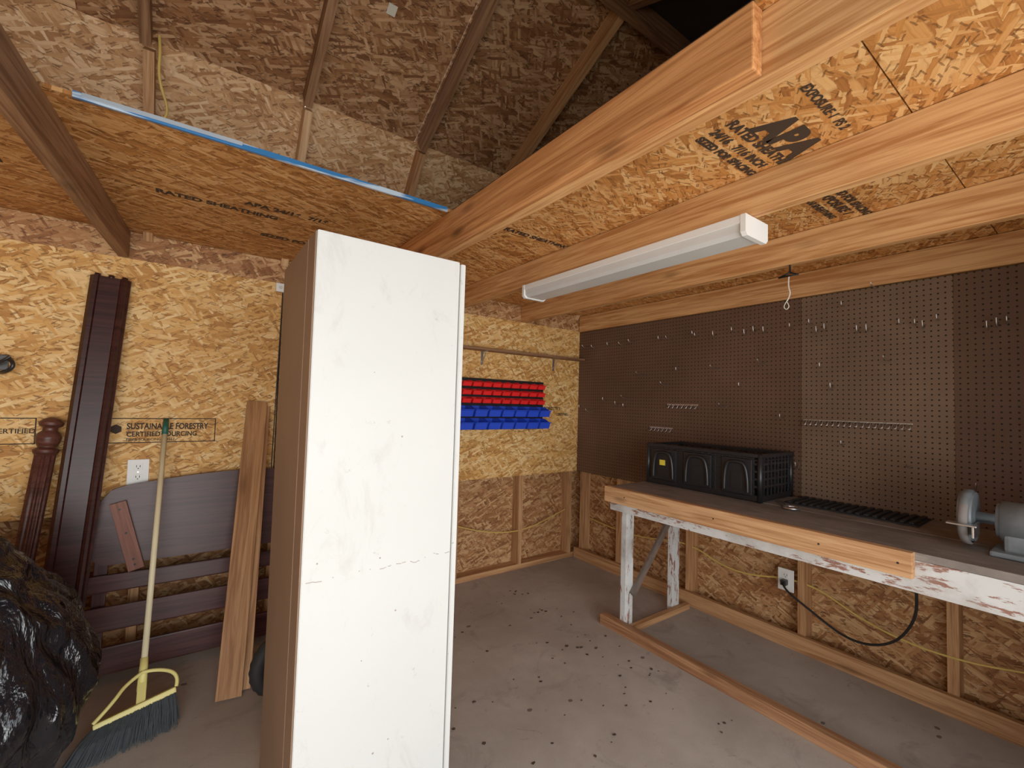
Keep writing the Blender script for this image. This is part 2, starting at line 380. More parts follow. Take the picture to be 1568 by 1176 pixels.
# ------------------------------------------------------------------ roof (gambrel)
def roofquad(name,p,mat,par=None,t=.012):
    p=[Vector(q) for q in p]; c=sum(p,Vector())/4
    X=(p[1]-p[0]).normalized(); Z=X.cross(p[3]-p[0]).normalized(); Y=Z.cross(X)
    R=Matrix((X,Y,Z)); bm=bmesh.new()
    lo=[R@(q-c) for q in p]; v1=[bm.verts.new(q) for q in lo]; v2=[bm.verts.new(q+Vector((0,0,t))) for q in lo]
    bm.faces.new(v1[::-1]); bm.faces.new(v2)
    for i in range(4): bm.faces.new((v1[i],v1[(i+1)%4],v2[(i+1)%4],v2[i]))
    bmesh.ops.recalc_face_normals(bm,faces=bm.faces)
    mw=R.transposed().to_4x4(); mw.translation=c
    return obj_from_bm(name,bm,mat,par,mw=mw)
RY,RZ=1.40,3.395; BY,BZ=2.45,2.88
XR=W+.1; XLL=XL-.01
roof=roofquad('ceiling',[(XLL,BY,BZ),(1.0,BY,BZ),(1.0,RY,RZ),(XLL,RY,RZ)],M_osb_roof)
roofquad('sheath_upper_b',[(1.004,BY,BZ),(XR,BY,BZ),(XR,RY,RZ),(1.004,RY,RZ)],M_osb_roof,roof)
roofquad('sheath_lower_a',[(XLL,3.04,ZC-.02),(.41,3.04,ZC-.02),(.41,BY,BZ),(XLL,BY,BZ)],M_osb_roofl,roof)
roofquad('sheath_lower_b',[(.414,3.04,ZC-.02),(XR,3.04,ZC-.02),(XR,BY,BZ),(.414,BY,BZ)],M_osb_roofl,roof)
roofquad('sheath_front_upper',[(XLL,RY,RZ),(XR,RY,RZ),(XR,.2,BZ),(XLL,.2,BZ)],plain('felt_dark',(.05,.03,.022),.8),roof)
roofquad('sheath_front_lower',[(XLL,.2,BZ),(XR,.2,BZ),(XR,YF-.1,ZC),(XLL,YF-.1,ZC)],M_osb_roof,roof)
roofquad('repair_patch',[(-.56,2.43,BZ+.01-.02),(-.44,2.43,BZ+.01-.02),(-.44,2.27,BZ+.088-.02),(-.56,2.27,BZ+.088-.02)],M_lum_lt,roof,.004)
for nm,x in (('gable_left',XL-.012),('gable_right',W+.1)):
    bm=bmesh.new(); vs=[bm.verts.new((0,y,z)) for y,z in ((YF-.1,ZC),(3.04,ZC-.02),(BY,BZ),(RY,RZ),(.2,BZ))]
    bm.faces.new(vs); obj_from_bm(nm,bm,M_osb_roof,roof,mw=Matrix.Translation((x,0,0)))
for i,x in enumerate((-1.45,-.83,-.22,.41,1.03,1.64,2.25,2.8)):
    t=.09
    n1=Vector((0,-(RZ-BZ),-(BY-RY))).normalized()*(t/2+.002)
    bar(f'rafter_upper_{i}',Vector((x,BY-.03,BZ))+n1,Vector((x,RY,RZ-.01))+n1,t,.038,n1,M_lum_dk if i<5 else M_stud,roof)
    n2=Vector((0,-(BZ-ZC),-(3.04-BY))).normalized()*(t/2+.002)
    bar(f'rafter_lower_{i}',Vector((x+.01,3.0,ZC+.02))+n2,Vector((x+.01,BY+.02,BZ-.03))+n2,t,.038,n2,M_lum_lt if i%2 else M_stud,roof)
    n3=Vector((0,(RZ-BZ),-(RY-.2))).normalized()*(t/2+.002)
    bar(f'rafter_front_{i}',Vector((x,RY,RZ-.01))+n3,Vector((x,.22,BZ))+n3,t,.038,n3,M_lum_dk,roof)
ab('ridge_board',(XL,W),(RY-.02,RY+.02),(RZ-.15,RZ-.03),M_lum_dk,roof)
roofquad('rafter_tag',[(.64,1.95,3.108),(.68,1.95,3.108),(.68,1.91,3.128),(.64,1.91,3.128)],M_string,roof,.002)
tube('yellow_strap',[(-.20,2.42,3.0),(-.17,2.41,2.85),(-.18,2.45,2.72),(-.13,2.5,2.6),(-.18,2.52,2.55),(-.15,2.6,2.45)],.006,M_wire,roof)

# ------------------------------------------------------------------ lofts
loft=ab('ceiling_loft_right',(.88,W+.08),(1.55,D),(ZC,ZC+.012),M_osb_loft)
ab('deck_b',(.88,W+.08),(.33,1.546),(ZC,ZC+.012),M_osb_loft,loft)
ab('deck_c',(.88,W+.08),(YF,.326),(ZC,ZC+.012),M_osb_loft,loft)
ab('deck_backing',(.88,W+.08),(YF,D),(ZC+.0125,ZC+.016),M_seam,loft)
M_osb_loft2=osb('osb_loft_left',(.24,.085,.020),(.50,.215,.055),(.74,.42,.17))
loft2=ab('ceiling_loft_left',(XL,.876),(1.69,D),(ZC,ZC+.012),M_osb_loft2)
ab('foil_edge',(-.30,.85),(1.680,1.6895),(ZC-.006,ZC+.012),M_foil,loft2)
bar('foil_tail',(-.28,1.676,ZC+.004),(.10,1.674,ZC+.006),.012,.004,(0,0,1),plain('silver_foil',(.55,.65,.75),.3,.5),loft2)
RX=(math.pi,0,0)
for k,(x,y,s) in enumerate(((-.05,2.28,'RATED SHEATHING'),(.25,2.18,'APA 24/16  7/16'),(-.75,2.35,'EXPOSURE 1'),(.35,2.55,'SIZED FOR SPACING'))):
    text(f'stamp_{k}',s,.055,(x-.1,y,ZC-.001),RX,S,loft2,.9,.0025)

def joist(name,x0,x1,y0,y1,mat,z0=ZT,z1=ZC-.002):
    return ab(name,(x0,x1),(y0,y1),(z0,z1),mat,None,.003)
bA=joist('ceiling_beam',.862,.900,.42,D-.01,M_lum_or)
bB=ab('beam_inner',(.902,.945),(YF,D-.01),(ZT-.004,ZC-.002),M_lum,bA,.003)
joist('ceiling_joist',1.53,1.572,YF,D-.01,M_lum)
joist('ceiling_joist.001',2.19,2.232,YF,D-.01,M_lum)
bar('ceiling_joist.002',(-.30,D-.012,(ZT+ZC)/2),(-.515,YF,(ZT+ZC)/2),.042,ZC-ZT-.006,(1,0,0),M_lum_dk,None,.003)
def ctext(nm,s,size,x,y,ang,par,b=.002):
    return text(nm,s,size,(x,y,ZC-.0012),(math.pi,0,ang),S,par,1,b)
ctext('stamp_apa','APA',.13,1.28,.62,0,loft,.008)
ctext('stamp_apa2','RATED SHEATHING',.045,1.20,.66,0,loft)
ctext('stamp_apa3','24/16   7/16 INCH',.04,1.20,.71,0,loft)
ctext('stamp_apa5','SIZED FOR SPACING',.036,1.20,.755,0,loft)
ctext('stamp_apa4','EXPOSURE 1  PS 2',.035,1.20,.47,0,loft,.001)
ctext('stamp_b1','SIZED FOR SPACING',.04,1.83,.62,0,loft,.002)
ctext('stamp_b2','EXPOSURE 1',.05,1.86,.67,0,loft,.002)
ctext('stamp_b3','PS 2-10 SHEATHING',.035,1.83,.72,0,loft,.002)
ctext('stamp_c1','RATED SHEATHING',.045,1.15,1.7,0,loft,.002)

# ------------------------------------------------------------------ cabinet
cx0,cx1,cy0,cy1,ch=.274,.735,1.345,1.865,1.83
cab=empty('storage_cabinet',((cx0+cx1)/2,(cy0+cy1)/2,0))
def cabbox(nm,x,y,z,mat,bv=.002):
    bm=bmesh.new(); bmesh.ops.create_cube(bm,size=1)
    bmesh.ops.scale(bm,vec=(x[1]-x[0],y[1]-y[0],z[1]-z[0]),verts=bm.verts)
    if bv: bmesh.ops.bevel(bm,geom=bm.edges[:],offset=bv,segments=2,affect='EDGES')
    return obj_from_bm(nm,bm,mat,cab,mw=Matrix.Translation(((x[0]+x[1])/2,(y[0]+y[1])/2,(z[0]+z[1])/2)))
cabbox('side_panel_near',(cx0,cx1),(cy0,cy0+.016),(0,ch),M_cab)
cabbox('side_panel_far',(cx0,cx1),(cy1-.016,cy1),(0,ch),M_cab)
cabbox('top_panel',(cx0,cx1),(cy0+.016,cy1-.016),(ch-.018,ch-.002),M_cab)
cabbox('bottom_panel',(cx0,cx1),(cy0+.016,cy1-.016),(.07,.086),M_cab)
cabbox('shelf',(cx0+.01,cx1-.02),(cy0+.016,cy1-.016),(.95,.966),M_cab)
cabbox('kick',(cx1-.05,cx1-.035),(cy0+.016,cy1-.016),(0,.07),M_cab)
cabbox('back_panel',(cx0-.004,cx0-.0005),(cy0+.008,cy1),(.004,ch-.003),M_hard,0)
cabbox('back_batten',(cx0-.0055,cx0-.004),(cy0+.10,cy0+.108),(.004,ch-.003),M_hard,0)
cabbox('door',(cx1+.003,cx1+.021),(cy0-.004,cy1),(.07,ch-.006),M_cab)
for i,z in enumerate((.25,1.6)):
    cyl(f'hinge_{i}',(cx1+.001,cy0+.02,z-.03),(cx1+.001,cy0+.02,z+.03),.004,M_steel,cab,12)
cyl('knob',(cx1+.021,cy1-.06,.95),(cx1+.045,cy1-.06,.95),.013,M_steel,cab,20)

# ------------------------------------------------------------------ light fixture
lf=empty('fluorescent_light_fixture',(1.57,1.38,ZT))
x0,x1,y0,y1=1.50,1.655,.755,2.0
ab('pan',(x0,x1),(y0,y1),(ZT-.03,ZT-.002),M_white,lf,.002)
prof=[(x0+.004,ZT-.03),(x0+.008,ZT-.058),(x0+.025,ZT-.070),(x1-.025,ZT-.070),(x1-.008,ZT-.058),(x1-.004,ZT-.03)]
bm=bmesh.new(); A=[bm.verts.new((p[0],y0+.012,p[1])) for p in prof]; B=[bm.verts.new((p[0],y1-.012,p[1])) for p in prof]
for i in range(len(prof)-1): bm.faces.new((A[i],A[i+1],B[i+1],B[i]))
obj_from_bm('lens',bm,M_lens,lf)
for nm,ya,yb2 in (('end_cap_near',y0-.004,y0+.014),('end_cap_far',y1-.014,y1+.004)):
    bm=bmesh.new(); pr=[(x0-.002,ZT-.002),(x0-.002,ZT-.062),(x0+.012,ZT-.075),(x1-.012,ZT-.075),(x1+.002,ZT-.062),(x1+.002,ZT-.002)]
    A=[bm.verts.new((p[0],ya,p[1])) for p in pr]; B=[bm.verts.new((p[0],yb2,p[1])) for p in pr]
    bm.faces.new(A); bm.faces.new(B[::-1])
    for i in range(len(pr)): bm.faces.new((A[i],B[i],B[(i+1)%len(pr)],A[(i+1)%len(pr)]))
    bmesh.ops.recalc_face_normals(bm,faces=bm.faces); obj_from_bm(nm,bm,M_white,lf)

hk=empty('ceiling_hook',(2.2,.90,ZT))
tube('hook_loop',[(2.2,.90,ZT+.0),(2.2,.90,1.985),(2.185,.86,1.965),(2.185,.94,1.965),(2.2,.90,1.985)],.0045,M_cord,hk,False)
tube('string',[(2.19,.90,1.965),(2.19,.905,1.92),(2.19,.89,1.88),(2.19,.91,1.85)],.003,M_string,hk)
tube('string_loop',[(2.19,.91,1.85),(2.19,.925,1.83),(2.19,.91,1.81),(2.19,.895,1.83),(2.19,.91,1.85)],.002,M_string,hk)

# ------------------------------------------------------------------ wall shelf
ws=empty('wall_shelf',(2.2,D-.05,1.75))
ab('shelf_board',(1.0,W-.02),(D-.10,D-.014),(1.745,1.765),M_lum_dk,ws,.002)
for i,x in enumerate((1.35,1.82,2.55)):
    ab(f'bracket_leg_{i}',(x-.01,x+.01),(D-.018,D-.013),(1.64,1.744),M_steel,ws)
    ab(f'bracket_arm_{i}',(x-.01,x+.01),(D-.09,D-.013),(1.74,1.7445),M_steel,ws)
    tube(f'bracket_brace_{i}',[(x,D-.016,1.66),(x,D-.06,1.70),(x,D-.075,1.74)],.003,M_steel,ws)

# ------------------------------------------------------------------ storage bins
rack=empty('storage_bin_rack',(2.0,D-.02,1.33))
ab('louver_panel',(1.30,2.44),(D-.024,D-.013),(1.14,1.535),M_black,rack,.002)
for i in range(5): ab(f'louver_{i}',(1.31,2.43),(D-.032,D-.024),(1.27+i*.06,1.278+i*.06),M_black,rack)
def add_bin(bm,x0,w,yb,z0,h,d,t=.0025):
    prof=[(0,0),(0,h),(-d*.42,h),(-d,h*.62),(-d*.86,0)]
    def prism(pr,xa,xb):
        a=[bm.verts.new((xa,yb+p[0],z0+p[1])) for p in pr]; b=[bm.verts.new((xb,yb+p[0],z0+p[1])) for p in pr]
        bm.faces.new(a); bm.faces.new(b[::-1])
        for i in range(len(pr)): bm.faces.new((a[i],b[i],b[(i+1)%len(pr)],a[(i+1)%len(pr)]))
    prism(prof,x0,x0+t); prism(prof,x0+w-t,x0+w)
    prism([(0,0),(0,t),(-d*.86,t),(-d*.86,0)],x0,x0+w)
    prism([(0,0),(0,h),(-t,h),(-t,0)],x0,x0+w)
    prism([(-d*.86,0),(-d*.86+t,0),(-d+t,h*.62),(-d,h*.62)],x0,x0+w)
    prism([(-d*.98,h*.55),(-d*.95,h*.68),(-d*1.08,h*.68),(-d*1.05,h*.6)],x0-.001,x0+w+.001)
bm=bmesh.new()
for r,z in enumerate((1.345,1.407,1.469)):
    n=12; w=1.06/n
    for i in range(n): add_bin(bm,1.345+i*w,w-.014,D-.026,z,.046,.085)
bmesh.ops.recalc_face_normals(bm,faces=bm.faces); obj_from_bm('red_bins',bm,M_red,rack)
bm=bmesh.new()
for r,z in enumerate((1.245,1.15)):
    n=9; w=1.10/n
    for i in range(n): add_bin(bm,1.33+i*w,w-.016,D-.026,z,.078,.13)
bmesh.ops.recalc_face_normals(bm,faces=bm.faces); obj_from_bm('blue_bins',bm,M_blue,rack)

# ------------------------------------------------------------------ outlets
def outlet(name,loc,nrm):
    e=empty(name,loc)
    n=Vector(nrm); X=Vector((0,0,1)).cross(n); Z=Vector((0,0,1)); c=Vector(loc)
    def b(nm,u,v,w,h,t0,t1,mat,bv=0):
        cc=c+X*u+Z*v+n*((t0+t1)/2); return box_axes(nm,cc,(X,Z,X.cross(Z)),(w,h,abs(t1-t0)),mat,e,bv)
    b('plate',0,0,.085,.125,.0,.006,M_white,.002)
    for k,v in enumerate((.026,-.026)):
        b(f'socket_{k}',0,v,.034,.03,.006,.009,M_white,.001)
        b(f'slot_a{k}',-.007,v+.003,.003,.011,.009,.0095,M_cord); b(f'slot_b{k}',.007,v+.003,.003,.011,.009,.0095,M_cord)
        b(f'ground_{k}',0,v-.008,.005,.005,.009,.0095,M_cord)
    b('screw',0,0,.006,.006,.006,.0075,M_steel); return e
outlet('wall_outlet',(-.19,D-.0125,.95),(0,-1,0))
outlet('wall_outlet',(1.60,D-.001,.44),(0,-1,0))
o3=outlet('wall_outlet',(W-.001,1.19,.37),(-1,0,0))
ab('plug',(W-.045,W-.01),(1.175,1.205),(.345,.375),M_black,o3,.004)
tube('power_cord',[(W-.045,1.19,.36),(W-.08,1.17,.34),(W-.08,1.05,.28),(W-.1,.85,.19),(W-.12,.68,.25),(W-.16,.58,.42),(W-.25,.56,.60),(W-.3,.56,.80)],.006,M_cord,o3)
det=empty('wall_sensor',(.40,D-.03,2.0)); ab('sensor_body',(.38,.43),(D-.035,D-.0125),(1.965,2.015),M_white,det,.003)
cyl('sensor_lens',(.405,D-.035,1.99),(.405,D-.04,1.99),.01,M_lens,det,16)
wbk=empty('wall_bracket',(-.68,D-.03,1.45))
ab('plate',(-.80,-.66),(D-.02,D-.0125),(1.43,1.50),M_black,wbk,.003)
tube('arm',[(-.67,D-.02,1.48),(-.65,D-.05,1.485),(-.63,D-.07,1.45),(-.66,D-.05,1.42),(-.68,D-.02,1.42)],.008,M_black,wbk)
tube('arm_lower',[(-.72,D-.02,1.45),(-.68,D-.09,1.45),(-.64,D-.09,1.49)],.007,M_black,wbk)

# ------------------------------------------------------------------ headboard + rails
hb=empty('bed_headboard',(.2,2.84,0))
def lean(z): return 2.80+.09*(z/.95)
bm=bmesh.new(); n=40; xa,xb=-.345,.95; T=.03
fr=[];bk=[]
for i in range(n+1):
    u=i/n; x=xa+(xb-xa)*u
    top=.865+.075*math.sin(math.pi*u)**.8 - (.10*max(0,(.06-u)/.06)**1.5) - (.10*max(0,(u-.94)/.06)**1.5)
    bot=.53+(.05*max(0,(.05-u)/.05)**2)
    for z in (bot,top):
        fr.append(bm.verts.new((x,lean(z)-T/2,z))); bk.append(bm.verts.new((x,lean(z)+T/2,z)))
for i in range(n):
    a,b_,c,d_=2*i,2*i+1,2*i+3,2*i+2
    bm.faces.new((fr[a],fr[d_],fr[c],fr[b_])); bm.faces.new((bk[a],bk[b_],bk[c],bk[d_]))
    bm.faces.new((fr[b_],fr[c],bk[c],bk[b_])); bm.faces.new((fr[a],bk[a],bk[d_],fr[d_]))
bm.faces.new((fr[0],fr[1],bk[1],bk[0])); bm.faces.new((fr[-2],bk[-2],bk[-1],fr[-1]))
bmesh.ops.recalc_face_normals(bm,faces=bm.faces); obj_from_bm('panel',bm,M_head,hb)
for i,(z0,z1,off) in enumerate(((.405,.485,0),(.235,.345,-.012),(.05,.17,-.02))):
    zc=(z0+z1)/2
    bar(f'rail_{i}',(-.37,lean(zc)+off,zc),(.9,lean(zc)+off,zc),z1-z0,.028,(0,.09,.95),M_head,hb,.006)
for i,x in enumerate((-.30,.88)):
    bar(f'stile_{i}',(x,lean(0)+.03,0.0),(x,lean(.8)+.03,.8),.05,.025,(1,0,0),M_head,hb,.003)

br=empty('bed_side_rail',(-.4,2.8,0))
p0=Vector((-.425,2.715,0.005)); p1=Vector((-.335,2.905,1.90)); X=(p1-p0).normalized(); Wd=Vector((1,0,0)); Wd=(Wd-Wd.dot(X)*X).normalized(); Nn=X.cross(Wd)
if Nn.y>0: Nn=-Nn
prof=[(-.075,0),(-.075,.012),(-.06,.03),(-.045,.03),(-.04,.022),(-.028,.022),(.035,.022),(.04,.03),(.05,.034),(.06,.03),(.066,.018),(.075,.014),(.075,0)]
bm=bmesh.new(); A=[bm.verts.new(p0+Wd*a+Nn*b_) for a,b_ in prof]; B=[bm.verts.new(p1+Wd*a+Nn*b_) for a,b_ in prof]
bm.faces.new(A); bm.faces.new(B[::-1])
for i in range(len(prof)): bm.faces.new((A[i],B[i],B[(i+1)%len(prof)],A[(i+1)%len(prof)]))
bmesh.ops.recalc_face_normals(bm,faces=bm.faces); obj_from_bm('moulded_board',bm,M_cherry,br)
for k in range(3):
    c=p1+Wd*(-.05+.05*k)+X*.004; cyl(f'end_peg_{k}',c+Nn*.012-X*.01,c+Nn*.012+X*.008,.012,M_cherry,br,16)

bp_=empty('bed_post',(-.55,2.85,0))
prf=[(0,.03),(.03,.042),(.07,.042),(.09,.03),(.12,.036),(.14,.028),(.16,.036),(.86,.036),(.87,.043),(.88,.045),(.89,.030),(.905,.040),(.925,.044),(.94,.038),(.95,.026),(.96,.026),(.968,.040),(.98,.043),(.992,.030),(1,.01)]
full=[]
for (t0,r0),(t1,r1) in zip(prf,prf[1:]):
    for k in range(4): full.append((t0+(t1-t0)*k/4,r0+(r1-r0)*k/4))
full.append(prf[-1])
lathe('turned_post',full,(-.60,2.80,0),(-.50,2.885,1.225),wood('post_stain',(.05,.016,.011),(.12,.04,.028),rough=.35,knots=0),bp_,64,10,.22,(.16,.86))

pl=bar('wooden_plank',(.205,2.36,0.006),(.315,2.905,1.315),.100,.02,(1,0,0),M_plank,None,.002)
bar('plank_behind',(.250,2.395,0.008),(.340,2.922,1.29),.085,.014,(1,0,0),M_stud,pl,.002)
sb=bar('drilled_board',(-.165,2.815,.50),(-.252,2.845,.82),.062,.016,(1,0,.25),wood('red_brown_board',(.17,.065,.045),(.28,.12,.085),knots=0),None,.002)
for i,t in enumerate((.08,.16,.55,.90)):
    c=Vector((-.165,2.815,.50)).lerp(Vector((-.252,2.845,.82)),t)
    cyl(f'hole_{i}',c+Vector((0,-.0095,0)),c+Vector((0,-.0075,0)),.005,M_cord,sb,12)

# ------------------------------------------------------------------ broom
bro=empty('broom',(-.1,2.4,0))
h0=Vector((-.10,2.42,.15)); h1=Vector((-.09,2.90,1.215))
cyl('handle',h0,h0.lerp(h1,.93),.0115,M_cream,bro,16)
cyl('grip',h0.lerp(h1,.93),h1,.014,M_green,bro,16,.012)
cyl('socket',h0-(h1-h0).normalized()*.03,h0+(h1-h0).normalized()*.09,.017,M_yel,bro,16,.014)
a=Vector((-.235,2.32,.075)); b_=Vector((.015,2.36,.115)); top=h0+Vector((0,0,-.01))
bar('channel',a,b_,.022,.03,(0,0.35,1),M_yel,bro,.006)
tube('arm_left',[top+Vector((0,0,.05)),top+Vector((-.05,-.02,.03)),a+Vector((.05,.02,.06)),a+Vector((.0,0,.015))],.007,M_yel,bro)
tube('arm_right',[top+Vector((0,0,.05)),top+Vector((.05,0,.05)),b_+Vector((.01,.02,.05)),b_+Vector((.0,0,.01))],.007,M_yel,bro)
bar('spike',top+Vector((0,0,.02)),a.lerp(b_,.55),.03,.012,(1,0,0),M_yel,bro,.003)
bm=bmesh.new()
fl0=Vector((-.30,2.20,.004)); fl1=Vector((.03,2.31,.004))
for i in range(700):
    u=random.random(); v=random.uniform(-1,1)
    s=a.lerp(b_,.02+.96*u)+Vector((0,v*.013,0))
    e_=fl0.lerp(fl1,u)+Vector((random.gauss(0,.007),v*.035+random.gauss(0,.006),abs(random.gauss(0,.006))))
    mid=s.lerp(e_,.5)+Vector((random.gauss(0,.003),0,.012))
    w=Vector((.0014,.0008,0)); w2=Vector((0,.0012,.0012))
    ring=[]
    for p in (s,mid,e_): ring.append([bm.verts.new(p-w),bm.verts.new(p+w),bm.verts.new(p+w2)])
    for q0,q1 in zip(ring,ring[1:]):
        for k in range(3): bm.faces.new((q0[k],q0[(k+1)%3],q1[(k+1)%3],q1[k]))
obj_from_bm('bristles',bm,M_brist,bro)

# ------------------------------------------------------------------ bag
bm=bmesh.new(); bmesh.ops.create_uvsphere(bm,u_segments=160,v_segments=110,radius=1)
for v in bm.verts:
    d=v.co.normalized()
    taper=1-.26*max(0,d.z)**1.4
    p=Vector((d.x*.45*taper,d.y*.40*taper,d.z*.46))
    nn=noise.fractal(Vector((d.x*1.6,d.y*1.6,d.z*1.2)),.8,2.0,3)
    rg=abs(noise.noise(Vector((d.x*4.5+3,d.y*4.5,d.z*1.8))))
    rg2=abs(noise.noise(Vector((d.x*9+1,d.y*9,d.z*3.2))))
    p+=d*(nn*.045-rg*.045-rg2*.018+.03)
    p.z+=.43
    if p.z<.06: p.z=.004+max(0,p.z)*.9
    v.co=p
bag=obj_from_bm('trash_bag',bm,M_bag,None,True,Matrix.Translation((-.66,2.12,0)))
bm=bmesh.new(); seg,ms=48,16; R0,r0=.115,.032
ring=[]
for i in range(seg):
    A_=2*math.pi*i/seg; rr=[]
    for k in range(ms):
        B_=2*math.pi*k/ms; rad=R0+r0*math.cos(B_)*(1 if abs(math.cos(B_))<.9 else .95)
        if math.cos(B_)>.6 and i%2: rad-=.004
        rr.append(bm.verts.new((rad*math.cos(A_),r0*1.0*math.sin(B_),rad*math.sin(A_))))
    ring.append(rr)
for i in range(seg):
    for k in range(ms): bm.faces.new((ring[i][k],ring[i][(k+1)%ms],ring[(i+1)%seg][(k+1)%ms],ring[(i+1)%seg][k]))
bmesh.ops.recalc_face_normals(bm,faces=bm.faces)
tire=obj_from_bm('small_wheel',bm,M_rubber,None,True,Matrix.Translation((.405,2.28,.148))@Matrix.Rotation(.3,4,'Z'))
cyl('hub',(.405+.006,2.28-.02,.148),(.405-.006,2.28+.02,.148),.085,M_black,tire,24)

# ------------------------------------------------------------------ workbench
wbn=empty('workbench',(2.5,.9,0))
BT=.86; by0,by1=-.2,1.895; bx0=2.10
ab('top_board_a',(bx0+.038,2.50),(by0,by1),(BT-.03,BT-.002),M_benchtop,wbn,.002)
ab('top_board_b',(2.503,2.855),(by0,by1),(BT-.03,BT-.001),M_benchtop,wbn,.002)
ab('front_rail',(bx0,bx0+.037),(.46,by1+.01),(BT-.092,BT),M_benchrail,wbn,.003)
ab('white_apron',(bx0+.038,bx0+.058),(by0,by1-.005),(BT-.145,BT-.031),M_wpaint,wbn,.002)
ab('end_apron',(bx0+.058,2.84),(by1-.03,by1-.008),(BT-.10,BT-.031),M_wpaint,wbn,.002)
ab('leg_front',(2.185,2.255),(1.80,1.838),(.0,BT-.032),M_wpaint,wbn,.002)
ab('leg_rear',(2.66,2.735),(1.80,1.838),(.0,BT-.032),M_wpaint,wbn,.002)
ab('leg_front_near',(2.185,2.255),(-.15,-.112),(.0,BT-.032),M_wpaint,wbn,.002)
ab('leg_rear_near',(2.70,2.775),(-.15,-.112),(.0,BT-.032),M_wpaint,wbn,.002)
bar('diagonal_brace',(2.235,1.787,.21),(2.715,1.787,.74),.045,.018,(-.7,0,.5),M_brace,wbn,.002)
ab('floor_rail',(2.13,2.182),(-.1,1.95),(0,.06),M_rail,wbn,.004)
ab('floor_cross',(2.184,2.8),(1.76,1.797),(0,.035),M_stud,wbn,.002)
for i,y in enumerate((1.75,1.2,.75,.5)):
    cyl(f'nail_{i}',(bx0-.001,y,BT-.045),(bx0+.002,y,BT-.045),.004,M_cord,wbn,10)

mt=empty('rubber_mat',(2.7,.85,BT))
ab('mat_base',(2.60,2.845),(.55,1.10),(BT,BT+.006),M_rubber,mt,.002)
for i in range(16): ab(f'rib_{i}',(2.61,2.84),(.565+i*.033,.582+i*.033),(BT+.006,BT+.016),M_rubber,mt,.003)
cl=empty('metal_clamp',(2.47,1.0,BT))
tube('ring',[(2.47+.035*math.cos(a_),1.0+.035*math.sin(a_),BT+.008) for a_ in [k*math.pi/6 for k in range(13)]],.006,M_steel,cl)
tube('handle',[(2.49,1.03,BT+.008),(2.53,1.06,BT+.02),(2.58,1.12,BT+.008)],.006,M_steel,cl)

# ------------------------------------------------------------------ crate
cr=empty('plastic_crate',(2.66,1.5,BT))
kx0,kx1,ky0,ky1,kz0,kz1=2.475,2.845,1.155,1.865,BT,BT+.255
t=.008
ab('base',(kx0+.01,kx1-.01),(ky0+.01,ky1-.01),(kz0+.0005,kz0+.012),M_black,cr,.002)
def cwall(nm,axis,c,a0,a1,closed=None):
    def bx(n_,u0,u1,z0,z1,th=t,off=0):
        if axis=='x': return ab(n_,(c-th/2+off,c+th/2+off),(u0,u1),(z0,z1),M_black,cr,.0015)
        return ab(n_,(u0,u1),(c-th/2+off,c+th/2+off),(z0,z1),M_black,cr,.0015)
    bx(nm+'_rim',a0-.006,a1+.006,kz1-.018,kz1,.026)
    bx(nm+'_rim_low',a0,a1,kz1-.036,kz1-.030,.018)
    bx(nm+'_band',a0,a1,kz0+.005,kz0+.035,.014)
    for k,z in enumerate((.075,.115,.155,.195)): bx(f'{nm}_slat_{k}',a0,a1,kz0+z,kz0+z+.012,.008)
    k=int((a1-a0)/.04)
    for i in range(k+1):
        u=a0+(a1-a0)*i/k; bx(f'{nm}_rib_{i}',u-.004,u+.004,kz0+.02,kz1-.02,.010)
    for (u0,u1) in (closed or ()): bx(nm+'_closed',u0,u1,kz0+.012,kz1-.02,.004)
cwall('front','x',kx0,ky0,ky1,((ky0+.03,ky1),)); cwall('back','x',kx1-.008,ky0,ky1)
cwall('near','y',ky0,kx0,kx1); cwall('far','y',ky1,kx0,kx1)
for i,(x,y) in enumerate(((kx0,ky0),(kx0,ky1),(kx1-.008,ky0),(kx1-.008,ky1))):
    cyl(f'corner_{i}',(x,y,kz0+.002),(x,y,kz1-.001),.014,M_black,cr,16)
for i,(u0,u1) in enumerate(((1.19,1.36),(1.42,1.60),(1.65,1.83))):
    ab(f'flap_{i}',(kx0-.016,kx0-.008),(u0,u1),(kz0+.03,kz1-.03),M_black,cr,.006)
    tube(f'flap_handle_{i}',[(kx0-.022,u0+.02,kz0+.05),(kx0-.024,u0+.02,kz1-.06),(kx0-.026,(u0+u1)/2,kz1-.045),(kx0-.024,u1-.02,kz1-.06),(kx0-.022,u1-.02,kz0+.05)],.009,M_black,cr)
    ab(f'flap_recess_{i}',(kx0-.019,kx0-.015),(u0+.055,u1-.055),(kz0+.06,kz0+.15),M_black,cr,.001)
ab('label',(kx0-.021,kx0-.0195),(1.725,1.765),(kz0+.125,kz0+.158),M_tag,cr)
for i in range(3): ab(f'divider_{i}',(kx0+.01,kx1-.02),(1.33+i*.17,1.34+i*.17),(kz0+.012,kz1-.06),M_black,cr)

